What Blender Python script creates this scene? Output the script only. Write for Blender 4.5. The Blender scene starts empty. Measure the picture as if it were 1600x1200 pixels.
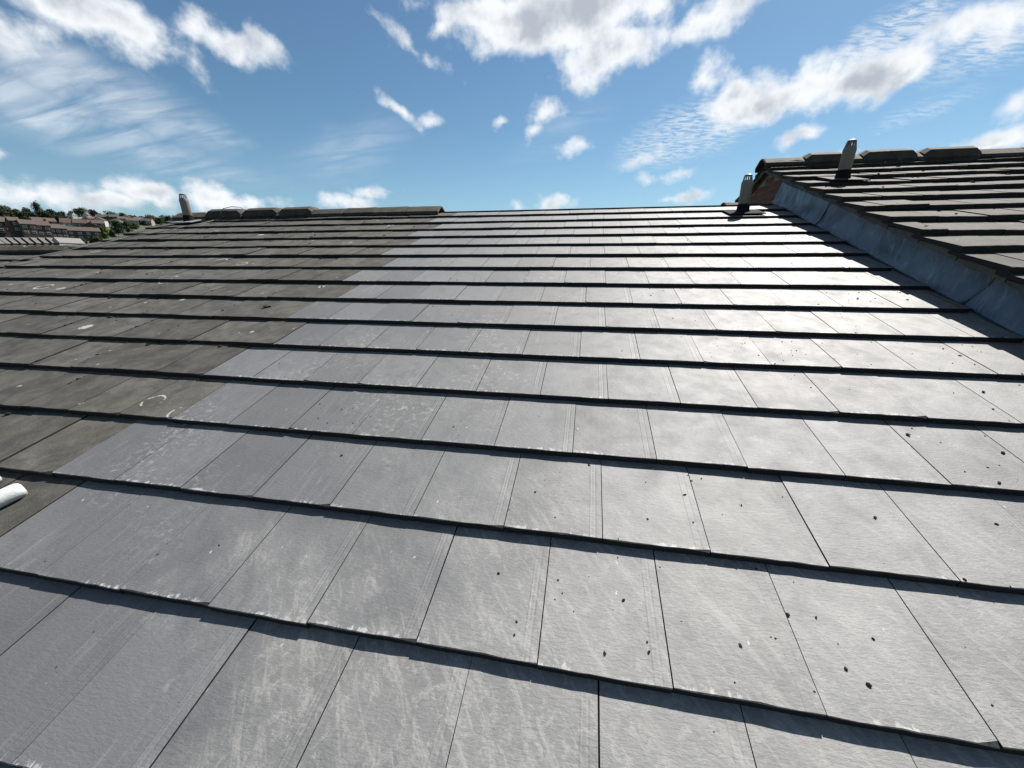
import bpy, bmesh, math, random
from mathutils import Vector, Matrix, noise
random.seed(7)
R_ = math.radians
scene = bpy.context.scene
col = scene.collection

# ------------------------------------------------------------------ frame of reference
# x runs along the tile courses (to the right), y horizontally up the slope, z up; the street is z = 0.
W = 0.30                 # cover width of a tile
G = 0.34758              # gauge of the courses
PITCH = R_(17.5)
Z0 = 5.6                 # height of the nose of course 0 above the ground
F_PX = 610.05            # focal length in pixels of the 1600 px wide photograph

def slope_dir(v):        # vector given in roof axes (along, up-slope, normal) -> world axes
    c, s = math.cos(PITCH), math.sin(PITCH)
    return Vector((v[0], v[1]*c - v[2]*s, v[1]*s + v[2]*c))
CAM_RIGHT = slope_dir((0.98338194, 0.17280003, -0.05567867))
CAM_DOWN = slope_dir((0.05417526, -0.57202018, -0.81844851))
CAM_FWD = slope_dir((-0.17327725, 0.80183107, -0.5718758))
CAM = slope_dir((1.56418596, -0.36451881, 1.05451566)) + Vector((0, 0, Z0))

# ------------------------------------------------------------------ camera
cd = bpy.data.cameras.new('camera'); cam = bpy.data.objects.new('camera', cd); col.objects.link(cam)
cd.sensor_fit = 'HORIZONTAL'; cd.sensor_width = 36.0; cd.lens = 36.0*F_PX/1600.0
cd.clip_start = 0.05; cd.clip_end = 20000
cam.matrix_world = Matrix.Translation(CAM) @ Matrix((CAM_RIGHT, -CAM_DOWN, -CAM_FWD)).transposed().to_4x4()
scene.camera = cam

def ray(px, py):
    return (CAM_RIGHT*(px-800) + CAM_DOWN*(py-600) + CAM_FWD*F_PX).normalized()
def azel(px, py):
    d = ray(px, py); return math.degrees(math.atan2(d.x, d.y)), math.degrees(math.asin(d.z))

# ------------------------------------------------------------------ sun and sky
SUN_EL, SUN_AZ = 50.0, 31.0
SKY_STRENGTH = 0.055
sd = bpy.data.lights.new('sun', 'SUN'); sd.energy = 4.9; sd.angle = R_(0.5); sd.color = (1.0, 0.95, 0.88)
sun = bpy.data.objects.new('sun', sd); col.objects.link(sun)
S = Vector((math.sin(R_(SUN_AZ))*math.cos(R_(SUN_EL)), math.cos(R_(SUN_AZ))*math.cos(R_(SUN_EL)), math.sin(R_(SUN_EL))))
sun.rotation_euler = (-S).to_track_quat('-Z', 'Y').to_euler(); sun.location = (0, 0, 40)
scene.view_settings.view_transform = 'Standard'; scene.view_settings.look = 'None'
scene.view_settings.exposure = 0.90; scene.view_settings.gamma = 1.0
scene.cycles.max_bounces = 5; scene.cycles.diffuse_bounces = 3; scene.cycles.glossy_bounces = 2; scene.cycles.transmission_bounces = 0

class NT:                # tiny node-tree helper
    def __init__(s, tree): s.t = tree; s.n = tree.nodes; s.l = tree.links
    def add(s, kind, **kw):
        nd = s.n.new(kind)
        for k, v in kw.items(): setattr(nd, k, v)
        return nd
    def put(s, sock, v):
        if v is None: return
        if hasattr(v, 'is_linked') or hasattr(v, 'links'): s.l.new(v, sock)
        else: sock.default_value = v
    def m(s, op, a, b=None, c=None, clamp=False):
        nd = s.add('ShaderNodeMath', operation=op, use_clamp=clamp)
        for i, v in enumerate((a, b, c)): s.put(nd.inputs[i], v)
        return nd.outputs[0]
    def vm(s, op, a, b=None, out=0):
        nd = s.add('ShaderNodeVectorMath', operation=op)
        s.put(nd.inputs[0], a); s.put(nd.inputs[1], b)
        return nd.outputs[out]
    def step(s, x, lo, hi):    # smoothstep
        nd = s.add('ShaderNodeMapRange', interpolation_type='SMOOTHSTEP')
        s.put(nd.inputs[0], x); s.put(nd.inputs[1], lo); s.put(nd.inputs[2], hi)
        return nd.outputs[0]
    def noise(s, vec, scale, detail=4, rough=.55, dist=0.0):
        nd = s.add('ShaderNodeTexNoise'); s.put(nd.inputs['Vector'], vec)
        s.put(nd.inputs['Scale'], scale); nd.inputs['Detail'].default_value = detail
        nd.inputs['Roughness'].default_value = rough; nd.inputs['Distortion'].default_value = dist
        return nd.outputs[0]
    def mapping(s, vec, loc=(0,0,0), rot=(0,0,0), scale=(1,1,1), kind='POINT'):
        nd = s.add('ShaderNodeMapping', vector_type=kind); s.put(nd.inputs[0], vec)
        s.put(nd.inputs['Location'], loc); s.put(nd.inputs['Rotation'], rot); s.put(nd.inputs['Scale'], scale)
        return nd.outputs[0]
    def mix(s, f, a, b, mode='MIX'):
        nd = s.add('ShaderNodeMix', data_type='RGBA', blend_type=mode)
        s.put(nd.inputs[0], f)
        for sk, v in ((nd.inputs[6], a), (nd.inputs[7], b)):
            s.put(sk, (*v, 1) if isinstance(v, tuple) and len(v) == 3 else v)
        return nd.outputs[2]
    def comb(s, x, y, z=0.0):
        nd = s.add('ShaderNodeCombineXYZ')
        for i, v in enumerate((x, y, z)): s.put(nd.inputs[i], v)
        return nd.outputs[0]

world = bpy.data.worlds.new('World'); scene.world = world; world.use_nodes = True
world.cycles.sampling_method = 'MANUAL'; world.cycles.sample_map_resolution = 512
def build_world():
    w = NT(world.node_tree); w.n.clear()
    sky = w.add('ShaderNodeTexSky', sky_type='NISHITA', sun_disc=False)
    sky.sun_elevation = R_(SUN_EL); sky.sun_rotation = R_(SUN_AZ)
    sky.air_density = 1.0; sky.dust_density = 0.35; sky.ozone_density = 2.2; sky.altitude = 60
    tc = w.add('ShaderNodeTexCoord').outputs['Generated']
    sep = w.add('ShaderNodeSeparateXYZ'); w.l.new(tc, sep.inputs[0])
    az = w.m('MULTIPLY', w.m('ARCTAN2', sep.outputs[0], sep.outputs[1]), 180/math.pi)
    el = w.m('MULTIPLY', w.m('ARCSINE', sep.outputs[2]), 180/math.pi)
    ae = w.comb(az, el, 1.0)
    def field(blobs, warp=None):
        src = ae if warp is None else w.vm('ADD', ae, warp)
        f = None
        for (px, py, rx, ry, tilt, amp) in blobs:
            a0, e0 = azel(px, py)
            ra = abs(azel(px+rx, py)[0] - azel(px-rx, py)[0])/2
            re = abs(azel(px, py-ry)[1] - azel(px, py+ry)[1])/2
            c, sn = math.cos(R_(tilt)), math.sin(R_(tilt))
            X = w.vm('DOT_PRODUCT', src, (c/ra, sn/ra, -(c*a0 + sn*e0)/ra), out=1)
            Y = w.vm('DOT_PRODUCT', src, (-sn/re, c/re, (sn*a0 - c*e0)/re), out=1)
            d = w.m('MULTIPLY_ADD', w.m('SQRT', w.m('MULTIPLY_ADD', X, X, w.m('MULTIPLY', Y, Y))), -amp, amp)
            f = d if f is None else w.m('MAXIMUM', f, d)
        return f
    nz = w.add('ShaderNodeTexNoise'); w.l.new(tc, nz.inputs['Vector'])
    nz.inputs['Scale'].default_value = 9; nz.inputs['Detail'].default_value = 3
    warp = w.vm('MULTIPLY', w.vm('SUBTRACT', nz.outputs[1], (.5, .5, .5)), (5.5, 4, 0))
    # cumulus: (photo x, y, half width, half height, tilt, density)
    cumulus = [
        (870, 20, 240, 75, 0, 1.15), (960, 80, 130, 55, 12, .95), (760, 15, 120, 40, 0, .9), (1110, 25, 110, 45, 20, .8),
        (645, 62, 55, 22, -30, .42), (690, 30, 60, 22, 20, .45),
        (355, 68, 82, 36, -8, .75), (405, 80, 32, 34, 0, .55),
        (625, 175, 44, 14, -32, .45), (672, 184, 18, 16, 0, .4),
        (845, 188, 40, 30, -15, .55), (782, 196, 26, 14, 0, .5), (896, 232, 34, 14, 0, .5), (838, 212, 26, 18, 0, .4),
        (1105, 118, 24, 40, 0, .5), (1150, 155, 70, 45, 5, .75), (1265, 140, 75, 45, 14, .9), (1370, 115, 105, 48, 14, 1.0), (1215, 160, 130, 36, 10, .8), (1320, 128, 120, 40, 12, .9), (1430, 105, 50, 36, 0, .8),
        (1250, 207, 34, 14, 15, .5), (1008, 250, 30, 13, 18, .45), (1058, 307, 44, 11, 3, .5), (1045, 270, 30, 10, 0, .3),
        (1530, 45, 100, 50, 12, .75), (1440, 60, 60, 30, 10, .4),
        (1560, 215, 95, 26, 16, .62), (1582, 160, 26, 14, 35, .35), (1375, 198, 16, 7, 0, .3), (1300, 246, 50, 16, 0, .35),
        (120, 15, 230, 75, -18, .85), (215, 70, 120, 32, -24, .6), (20, 60, 120, 60, 0, .5),
        (60, 305, 110, 36, 0, .7), (215, 305, 60, 28, -8, .75), (150, 318, 120, 20, 0, .6), (330, 312, 60, 26, -6, .75), (400, 322, 90, 14, 0, .5),
        (578, 295, 42, 14, 0, .55), (545, 315, 60, 16, 0, .55), (868, 318, 38, 16, 0, .6), (815, 323, 18, 11, 0, .5),
        (1480, 238, 60, 14, 8, .4), (10, 235, 26, 10, 0, .4)]
    fc = field(cumulus, warp)
    # the same kind of sky goes on outside the picture: scattered cumulus
    big = w.noise(w.mapping(tc, (3.1, 1.7, .4), (0, 0, 0), (1, 1, 2.2)), 2.6, 2, .5)
    outside = w.m('MAXIMUM', w.step(w.m('ABSOLUTE', w.m('ADD', az, 8)), 62, 74), w.step(el, 34, 44))
    fo = w.m('SUBTRACT', w.m('MULTIPLY', w.m('MULTIPLY', w.m('SUBTRACT', big, .56), 6.0), outside), w.m('SUBTRACT', .6, w.m('MULTIPLY', outside, .6)))
    fc = w.m('MAXIMUM', fc, fo)
    fbm = w.noise(tc, 16, 8, .56, .1)
    D = w.m('ADD', fc, w.m('MULTIPLY', w.m('SUBTRACT', fbm, .50), 1.75))
    a_c = w.step(D, -0.04, 0.58)
    # grey, thick bellies seen against the light; bright rims
    lump = w.noise(w.vm('ADD', tc, (-0.012, 0.0, 0.02)), 13, 4, .55)
    thick = w.m('ADD', w.m('MULTIPLY', D, .8), w.m('MULTIPLY', w.m('SUBTRACT', lump, .5), 2.2))
    shade = w.step(thick, .22, 1.15)
    k = .56/SKY_STRENGTH
    c_col = w.mix(shade, (.92*k, .95*k, .98*k), (.46*k, .51*k, .58*k))
    # thin high streaks
    cir = [(150, 140, 260, 70, -14, .8), (90, 175, 200, 50, -12, .8), (300, 195, 110, 22, -8, .5), (290, 282, 60, 8, 0, .45),
           (230, 240, 330, 45, -8, .45), (550, 230, 170, 60, 20, .32), (880, 200, 140, 60, 25, .25)]
    alto = [(1100, 195, 170, 62, 12, .8), (1040, 235, 110, 28, 10, .5), (1400, 45, 140, 50, 22, .8), (1540, 60, 140, 70, 10, .6), (1440, 165, 110, 25, 12, .35)]
    fr = field(cir, warp); fa = field(alto, warp)
    pl = w.vm('DIVIDE', tc, w.comb(w.m('ADD', sep.outputs[2], .16), w.m('ADD', sep.outputs[2], .16), w.m('ADD', sep.outputs[2], .16)))
    s1 = w.noise(w.mapping(pl, (0, 0, 0), (0, 0, R_(28)), (1.5, 5.5, 1)), 1.5, 5, .55, .5)
    a_r = w.m('MULTIPLY', w.m('MULTIPLY', w.step(fr, 0.0, .6), w.step(s1, .26, .74)), .66)
    s2 = w.noise(w.mapping(pl, (0, 0, 0), (0, 0, R_(-20)), (5, 13, 1)), 3.6, 4, .6, .6)
    a_a = w.m('MULTIPLY', w.m('MULTIPLY', w.step(fa, 0.0, .55), w.step(s2, .34, .66)), .7)
    glow = w.step(el, 17, -2)       # whiter air towards the horizon
    tinted = w.vm('MULTIPLY', sky.outputs[0], (.71, .90, .93))
    base = w.mix(w.m('MULTIPLY', glow, .30), tinted, (.38*k, .58*k, .80*k))
    c1 = w.mix(w.m('MAXIMUM', a_r, a_a), base, (.80*k, .86*k, .92*k))
    c2 = w.mix(a_c, c1, c_col)
    bg = w.add('ShaderNodeBackground'); w.l.new(c2, bg.inputs[0]); bg.inputs[1].default_value = SKY_STRENGTH
    out = w.add('ShaderNodeOutputWorld'); w.l.new(bg.outputs[0], out.inputs[0])
build_world()

# ------------------------------------------------------------------ materials
def mat(name):
    m = bpy.data.materials.new(name); m.use_nodes = True
    t = NT(m.node_tree); b = m.node_tree.nodes['Principled BSDF']
    return m, t, b
def bump(t, b, h, strength, dist):
    nd = t.add('ShaderNodeBump'); nd.inputs['Strength'].default_value = strength; nd.inputs['Distance'].default_value = dist
    t.put(nd.inputs['Height'], h); t.l.new(nd.outputs[0], b.inputs['Normal'])
def plain(name, c, rough=.7, var=.25, scale=6, metallic=0.0, bmp=0.0, bscale=60, spec=.5):
    m, t, b = mat(name)
    tc = t.add('ShaderNodeTexCoord').outputs['Object']
    rnd = t.add('ShaderNodeObjectInfo').outputs['Random']
    v = t.vm('ADD', tc, t.comb(t.m('MULTIPLY', rnd, 37), t.m('MULTIPLY', rnd, 91)))
    n = t.noise(v, scale, 6, .6)
    f = t.m('ADD', t.m('MULTIPLY', t.m('SUBTRACT', n, .5), 2*var), t.m('MULTIPLY', t.m('SUBTRACT', rnd, .5), var*.7))
    k = t.m('ADD', 1.0, f)
    c2 = t.vm('SCALE', c); 
    c2.node.inputs[3].default_value = 1; t.l.new(k, c2.node.inputs[3])
    t.l.new(c2, b.inputs['Base Color']); b.inputs['Roughness'].default_value = rough; b.inputs['Metallic'].default_value = metallic
    b.inputs['Specular IOR Level'].default_value = spec
    if bmp: bump(t, b, t.noise(v, bscale, 5, .6), .8, bmp)
    return m

def new_tile_material():
    m, t, b = mat('new_concrete_tile')
    ob = t.add('ShaderNodeTexCoord').outputs['Object']
    pos = t.add('ShaderNodeNewGeometry').outputs['Position']
    rnd = t.add('ShaderNodeObjectInfo').outputs['Random']
    ro = t.comb(t.m('MULTIPLY', rnd, 53.1), t.m('MULTIPLY', rnd, 29.7), t.m('MULTIPLY', rnd, 7.3))
    ol = t.vm('ADD', ob, ro)
    sp = t.add('ShaderNodeSeparateXYZ'); t.l.new(ob, sp.inputs[0]); lx, ly = sp.outputs[0], sp.outputs[1]
    big = t.noise(pos, 1.3, 3, .5); mid = t.noise(ol, 9, 6, .62, .3); fine = t.noise(ol, 120, 3, .6)
    base = t.mix(t.step(big, .35, .68), (.077, .079, .084), (.098, .100, .100))
    base = t.mix(t.m('MULTIPLY', t.step(mid, .45, .68), .65), base, (.060, .063, .065))
    tint = t.vm('SCALE', base); t.l.new(t.m('MULTIPLY_ADD', rnd, .36, .82), tint.node.inputs[3])
    # drag marks down the slope left by stacking and sliding, in patches
    st = t.noise(t.mapping(ol, (0,0,0), (0,0,0), (70, 5, 1)), 1.0, 5, .6, .2)
    stm = t.m('MULTIPLY', t.step(st, .50, .72), t.step(t.noise(ol, 4.5, 2), .42, .68))
    # boot scuffs running slantwise, world-continuous, in a few patches
    sc = t.noise(t.mapping(pos, (0,0,0), (0,0,R_(36)), (1/40, 1/6.5, 1/8), 'TEXTURE'), 1.0, 6, .70, .9)
    sc = t.m('ADD', sc, t.m('MULTIPLY', t.m('SUBTRACT', t.noise(pos, 110, 3, .7), .5), .30))
    # trodden patch of dust and lime where the work was done, ragged at its edge
    foot = t.vm('LENGTH', t.mapping(pos, (1.95, .02, Z0), (0,0,R_(10)), (1.35, .62, 9), 'TEXTURE'), out=1)
    foot = t.step(t.m('ADD', foot, t.m('MULTIPLY', t.m('SUBTRACT', t.noise(pos, 3.0, 4, .6), .5), 2.2)), 1.25, .45)
    scm = t.m('MULTIPLY', t.step(sc, .47, .66), t.m('MAXIMUM', t.m('MULTIPLY', foot, .9), t.m('MULTIPLY', t.step(t.noise(t.mapping(pos, (4.2, 1.1, 0)), 1.15, 3), .56, .70), .5)))
    blot = t.m('MULTIPLY', t.step(t.noise(pos, 38, 6, .78, .5), .50, .66), t.m('MAXIMUM', t.m('MULTIPLY', foot, .75), t.m('MULTIPLY', t.step(t.noise(t.mapping(pos, (9.2, 3.1, 0)), 1.6, 3), .50, .68), .8)))
    pale = t.m('MAXIMUM', t.m('MAXIMUM', t.m('MULTIPLY', stm, .20), t.m('MULTIPLY', scm, .58)), t.m('MULTIPLY', blot, .72))
    smear = t.m('MULTIPLY', t.step(t.noise(t.mapping(pos, (0,0,0), (0,0,R_(20)), (.11, .30, 1), 'TEXTURE'), 1.0, 5, .65, .6), .56, .70), .40)
    tint = t.mix(smear, tint, (.049, .052, .054))
    wash = t.m('MULTIPLY', foot, t.m('MULTIPLY_ADD', t.noise(pos, 7, 4, .6), .7, .0))
    tint = t.mix(wash, tint, (.215, .212, .200))
    c = t.mix(pale, tint, (.30, .295, .275))
    # lime bloom along the nose and chipped corners
    edge = t.step(ly, .026, .0)
    ef = t.m('MULTIPLY', t.step(t.m('ADD', t.noise(t.mapping(ol, (0,0,0), (0,0,0), (1, .55, 1)), 55, 4, .7), t.m('MULTIPLY', edge, .20)), .66, .76), t.step(ly, .045, .012))
    ef = t.m('MULTIPLY', ef, t.step(t.noise(ol, 5, 2), .40, .60))
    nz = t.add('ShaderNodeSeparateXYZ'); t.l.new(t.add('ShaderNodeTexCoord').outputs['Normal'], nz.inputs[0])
    ef = t.m('MULTIPLY', ef, t.step(nz.outputs[2], .35, .75))
    dots = t.m('MULTIPLY', t.step(t.noise(t.mapping(ol, (0,0,0), (0,0,R_(-18)), (1, .4, 1)), 75, 3, .5), .735, .775), .8)
    c = t.mix(t.m('MAXIMUM', t.m('MULTIPLY', ef, .72), dots), c, (.40, .41, .40))
    dk = t.step(t.noise(ol, 160, 2, .5), .29, .24)
    c = t.mix(t.m('MULTIPLY', dk, .6), c, (.03, .03, .03))
    body = t.step(nz.outputs[2], .93, .80)      # raw concrete edge faces, with their shade painted in as near-black
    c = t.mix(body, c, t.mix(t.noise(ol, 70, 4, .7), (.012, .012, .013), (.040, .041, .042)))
    t.l.new(c, b.inputs['Base Color'])
    rr = t.m('ADD', t.m('MULTIPLY_ADD', body, .20, .69), t.m('ADD', t.m('MULTIPLY', t.m('SUBTRACT', mid, .5), .22), t.m('ADD', t.m('MULTIPLY', pale, .12), t.m('MULTIPLY', smear, -.06))))
    t.l.new(rr, b.inputs['Roughness']); t.l.new(t.m('MULTIPLY_ADD', body, -.58, .64), b.inputs['Specular IOR Level']); b.inputs['IOR'].default_value = 1.68
    wr = t.noise(t.mapping(ol, (0,0,0), (0,0,R_(4)), (52, 150, 50)), 1.0, 5, .64, .5)
    wr2 = t.noise(t.mapping(ol, (0,0,0), (0,0,0), (10, 16, 10)), 1.0, 3, .5)
    rib = t.m('SUBTRACT', t.step(t.m('ABSOLUTE', t.m('SUBTRACT', lx, .262)), .004, .0), t.step(t.m('ABSOLUTE', t.m('SUBTRACT', lx, .277)), .005, .0))
    rib = t.m('MULTIPLY', rib, t.step(t.noise(t.mapping(ol, (0,0,0), (0,0,0), (.1, 1, 1)), 4, 2), .12, .62))
    h = t.m('ADD', t.m('MULTIPLY', wr, .0013), t.m('ADD', t.m('MULTIPLY', rib, .0006), t.m('ADD', t.m('MULTIPLY', wr2, .0008), t.m('MULTIPLY', fine, .00022))))
    bump(t, b, h, 1.0, 1.0)
    return m

def roof_point(px, py):       # where a ray of the photograph meets the main roof
    d = ray(px, py); n = slope_dir((0, 0, 1)); o = Vector((0, 0, Z0))
    return CAM + d*((o - CAM).dot(n)/d.dot(n))
def old_tile_material(name, dark, light, rings=1.0, edge=1.0, marks=()):
    m, t, b = mat(name)
    ob = t.add('ShaderNodeTexCoord').outputs['Object']
    pos = t.add('ShaderNodeNewGeometry').outputs['Position']
    rnd = t.add('ShaderNodeObjectInfo').outputs['Random']
    ol = t.vm('ADD', ob, t.comb(t.m('MULTIPLY', rnd, 53.1), t.m('MULTIPLY', rnd, 29.7), t.m('MULTIPLY', rnd, 7.3)))
    mid = t.noise(ol, 8, 7, .66, .4); fine = t.noise(ol, 90, 4, .65)
    c = t.mix(t.step(mid, .28, .74), dark, light)
    tint = t.vm('SCALE', c); t.l.new(t.m('MULTIPLY_ADD', rnd, .40, .80), tint.node.inputs[3])
    st = t.noise(t.mapping(ol, (0,0,0), (0,0,0), (26, 9, 10)), 1.0, 6, .72, .8)
    c = t.mix(t.m('MULTIPLY', t.step(st, .52, .72), .35), tint, (light[0]*1.35, light[1]*1.35, light[2]*1.32))
    c = t.mix(t.m('MULTIPLY', t.step(t.noise(ol, 210, 3, .7), .52, .66), .55), c, (dark[0]*.5, dark[1]*.5, dark[2]*.5))
    # lichen: broken rings and specks
    flat = t.mapping(pos, (.37, .11, 0), (0,0,0), (1, 1.05, 0))
    flat = t.vm('ADD', flat, t.vm('SCALE', t.vm('SUBTRACT', t.add('ShaderNodeTexNoise').outputs[1], (.5,.5,.5))))
    wn = flat.node.inputs[1].links[0].from_node; wn.inputs[3].default_value = .010
    nn = wn.inputs[0].links[0].from_node.inputs[0].links[0].from_node; t.l.new(pos, nn.inputs['Vector']); nn.inputs['Scale'].default_value = 14
    def vor(scale):
        v = t.add('ShaderNodeTexVoronoi'); t.l.new(flat, v.inputs['Vector']); v.inputs['Scale'].default_value = scale
        s3 = t.add('ShaderNodeSeparateColor'); t.l.new(v.outputs['Color'], s3.inputs[0])
        return v.outputs['Distance'], s3.outputs[0], s3.outputs[1]
    d, r1, r2 = vor(2.5)
    rad = t.m('MULTIPLY_ADD', r2, .10, .075)
    ring = t.step(t.m('ABSOLUTE', t.m('SUBTRACT', d, rad)), t.m('MULTIPLY_ADD', r1, .020, .012), .008)
    ring = t.m('MULTIPLY', t.m('MULTIPLY', ring, t.step(r1, .40, .42)), t.step(t.noise(pos, 9, 2), .42, .50))
    d2, q1, q2 = vor(9.0)
    spot = t.m('MULTIPLY', t.step(d2, t.m('MULTIPLY_ADD', q2, .12, .05), t.m('MULTIPLY_ADD', q2, .08, .01)), t.step(q1, .62, .64))
    spot = t.m('MULTIPLY', spot, t.step(t.noise(pos, 34, 2), .38, .50))
    for (q, r, fill) in marks:          # the larger rings and patches, each where it grows
        dd = t.vm('LENGTH', t.vm('MULTIPLY', t.vm('SUBTRACT', pos, (q.x, q.y, 0)), (1, 1.0, 0)), out=1)
        dd = t.m('ADD', dd, t.m('MULTIPLY', t.m('SUBTRACT', t.noise(pos, 30, 3), .5), .016))
        if fill: g = t.m('MULTIPLY', t.step(dd, r, r*.7), t.step(t.noise(pos, 60, 3), .30, .48))
        else: g = t.m('MULTIPLY', t.step(t.m('ABSOLUTE', t.m('SUBTRACT', dd, r)), .0065, .002), t.step(t.noise(pos, 19, 3), .46, .54))
        ring = t.m('MAXIMUM', ring, g)
    lich = t.m('MULTIPLY', t.m('MAXIMUM', t.m('MULTIPLY', ring, .85), t.m('MULTIPLY', spot, .8)), rings)
    c = t.mix(lich, c, (.36, .37, .35))
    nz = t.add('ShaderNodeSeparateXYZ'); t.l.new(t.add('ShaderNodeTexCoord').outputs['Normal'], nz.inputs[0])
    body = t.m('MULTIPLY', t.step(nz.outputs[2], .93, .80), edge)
    gr = t.m('MULTIPLY', t.step(t.noise(t.mapping(pos, (2, 5, 0)), 2.4, 5, .6), .56, .72), .5)
    c = t.mix(gr, c, (.062, .060, .036))
    c = t.mix(body, c, t.mix(fine, (.008, .007, .006), (.030, .027, .023)))  # nose and side faces coloured near black to stand in for their shade
    t.l.new(c, b.inputs['Base Color']); b.inputs['Roughness'].default_value = .82; b.inputs['Specular IOR Level'].default_value = .3
    h = t.m('ADD', t.m('MULTIPLY', t.noise(ol, 170, 4, .75), .0019), t.m('ADD', t.m('MULTIPLY', fine, .0012), t.m('MULTIPLY', lich, .0008)))
    bump(t, b, h, 1.0, 1.0)
    return m

M = {}
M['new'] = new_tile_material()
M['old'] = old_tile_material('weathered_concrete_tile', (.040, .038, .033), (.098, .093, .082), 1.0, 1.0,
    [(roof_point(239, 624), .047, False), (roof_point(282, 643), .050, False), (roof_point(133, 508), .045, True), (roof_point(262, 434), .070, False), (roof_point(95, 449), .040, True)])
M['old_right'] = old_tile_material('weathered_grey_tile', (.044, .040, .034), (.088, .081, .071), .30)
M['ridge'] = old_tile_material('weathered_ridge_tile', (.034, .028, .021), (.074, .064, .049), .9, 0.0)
M['deck'] = plain('dark_underlay', (.012, .012, .013), .9)
M['mortar'] = plain('old_mortar', (.10, .090, .074), .95, .45, 14, bmp=.006, bscale=45)
M['lead'] = None
M['grey_plastic'] = plain('sun_bleached_brown_plastic', (.180, .148, .115), .55, .12, 10)
M['black_rubber'] = plain('black_rubber', (.010, .010, .011), .9, .2, 10, spec=.12)
M['lead_plate'] = plain('dull_lead_plate', (.20, .21, .22), .55, .35, 12, bmp=.003, bscale=25)
M['brick'] = plain('red_brick', (.135, .050, .033), .9, .5, 20, bmp=.003, bscale=90)
M['brick_wall'] = plain('mortar_joints', (.23, .20, .17), .95, .3, 15)
M['moss'] = plain('dry_moss', (.026, .022, .014), 1.0, .5, 40, bmp=.004, bscale=120, spec=.1)
M['crumb'] = plain('dark_crumb', (.020, .018, .017), .95, .4, 60, bmp=.002, bscale=200, spec=.2)
M['cable'] = plain('grey_cable', (.16, .15, .135), .6, .2, 8)
M['white_tube'] = plain('chalky_white', (.50, .52, .50), .55, .16, 45, bmp=.0015, bscale=120)
def lead_material():
    m, t, b = mat('lead_sheet')
    ob = t.add('ShaderNodeTexCoord').outputs['Object']
    n = t.noise(ob, 3.2, 6, .6, .5); n2 = t.noise(t.mapping(ob, (0,0,0), (0,0,0), (1, 3.5, .8)), 7, 5, .65, .3)
    c = t.mix(t.step(n, .3, .7), (.085, .115, .150), (.17, .205, .24))
    c = t.mix(t.m('MULTIPLY', t.step(n2, .54, .72), .6), c, (.32, .35, .37))
    c = t.mix(t.m('MULTIPLY', t.step(t.noise(ob, 5.5, 5, .7), .60, .74), .7), c, (.045, .045, .05))
    t.l.new(c, b.inputs['Base Color']); b.inputs['Roughness'].default_value = .48; b.inputs['Metallic'].default_value = .25
    bump(t, b, t.m('ADD', t.m('MULTIPLY', t.noise(t.mapping(ob, (0,0,0), (0,0,0), (1, 1.6, .5)), 8, 4), .024), t.m('MULTIPLY', t.noise(ob, 60, 3), .0012)), .9, 1.0)
    return m
M['lead'] = lead_material()

# ------------------------------------------------------------------ object helpers
def mesh_obj(name, me, parent=None, material=None, matrix=None):
    o = bpy.data.objects.new(name, me); col.objects.link(o)
    if material is not None and not me.materials: me.materials.append(material)
    if parent is not None: o.parent = parent
    if matrix is not None: o.matrix_local = matrix
    return o
def pydata(name, verts, faces, smooth=False):
    me = bpy.data.meshes.new(name); me.from_pydata([tuple(v) for v in verts], [], faces); me.update()
    bm = bmesh.new(); bm.from_mesh(me); bmesh.ops.recalc_face_normals(bm, faces=bm.faces); bm.to_mesh(me); bm.free()
    if smooth:
        for p in me.polygons: p.use_smooth = True
    return me
def empty(name, loc=(0, 0, 0)):
    o = bpy.data.objects.new(name, None); col.objects.link(o); o.location = loc; o.empty_display_size = .3
    return o
def tag(o, label=None, cat=None, group=None, kind=None):
    for k, v in (('label', label), ('category', cat), ('group', group), ('kind', kind)):
        if v: o[k] = v
    return o
def box_vf(x0, x1, y0, y1, z0, z1):
    v = [(x0,y0,z0),(x1,y0,z0),(x1,y1,z0),(x0,y1,z0),(x0,y0,z1),(x1,y0,z1),(x1,y1,z1),(x0,y1,z1)]
    f = [(0,3,2,1),(4,5,6,7),(0,1,5,4),(1,2,6,5),(2,3,7,6),(3,0,4,7)]
    return v, f
def extrude_x(name, prof, x0, x1):
    n = len(prof)
    v = [(x0, y, z) for y, z in prof] + [(x1, y, z) for y, z in prof]
    f = [tuple(range(n)), tuple(range(2*n-1, n-1, -1))] + [(i, (i+1) % n, n+(i+1) % n, n+i) for i in range(n)]
    return pydata(name, v, f)

class Slope:             # a roof slope: u along, v up the slope, n off it
    def __init__(s, origin, pitch): s.o = Vector(origin); s.p = pitch
    def P(s, u, v, n=0.0):
        c, si = math.cos(s.p), math.sin(s.p)
        return s.o + Vector((u, v*c - n*si, v*si + n*c))
    def mtx(s, u, v, n=0.0, tilt=0.0, yaw=0.0, roll=0.0):
        return Matrix.Translation(s.P(u, v, n)) @ Matrix.Rotation(s.p - tilt, 4, 'X') @ Matrix.Rotation(yaw, 4, 'Z') @ Matrix.Rotation(roll, 4, 'Y')
main_s = Slope((0, 0, Z0), PITCH)
right_s = Slope(main_s.P(0, 0, .228), PITCH + .0167)
left_s = Slope((0, 0, Z0 - .44), PITCH)

T_NOSE = .026
TILT = math.atan(T_NOSE/G)
TILE_L = .42

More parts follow.
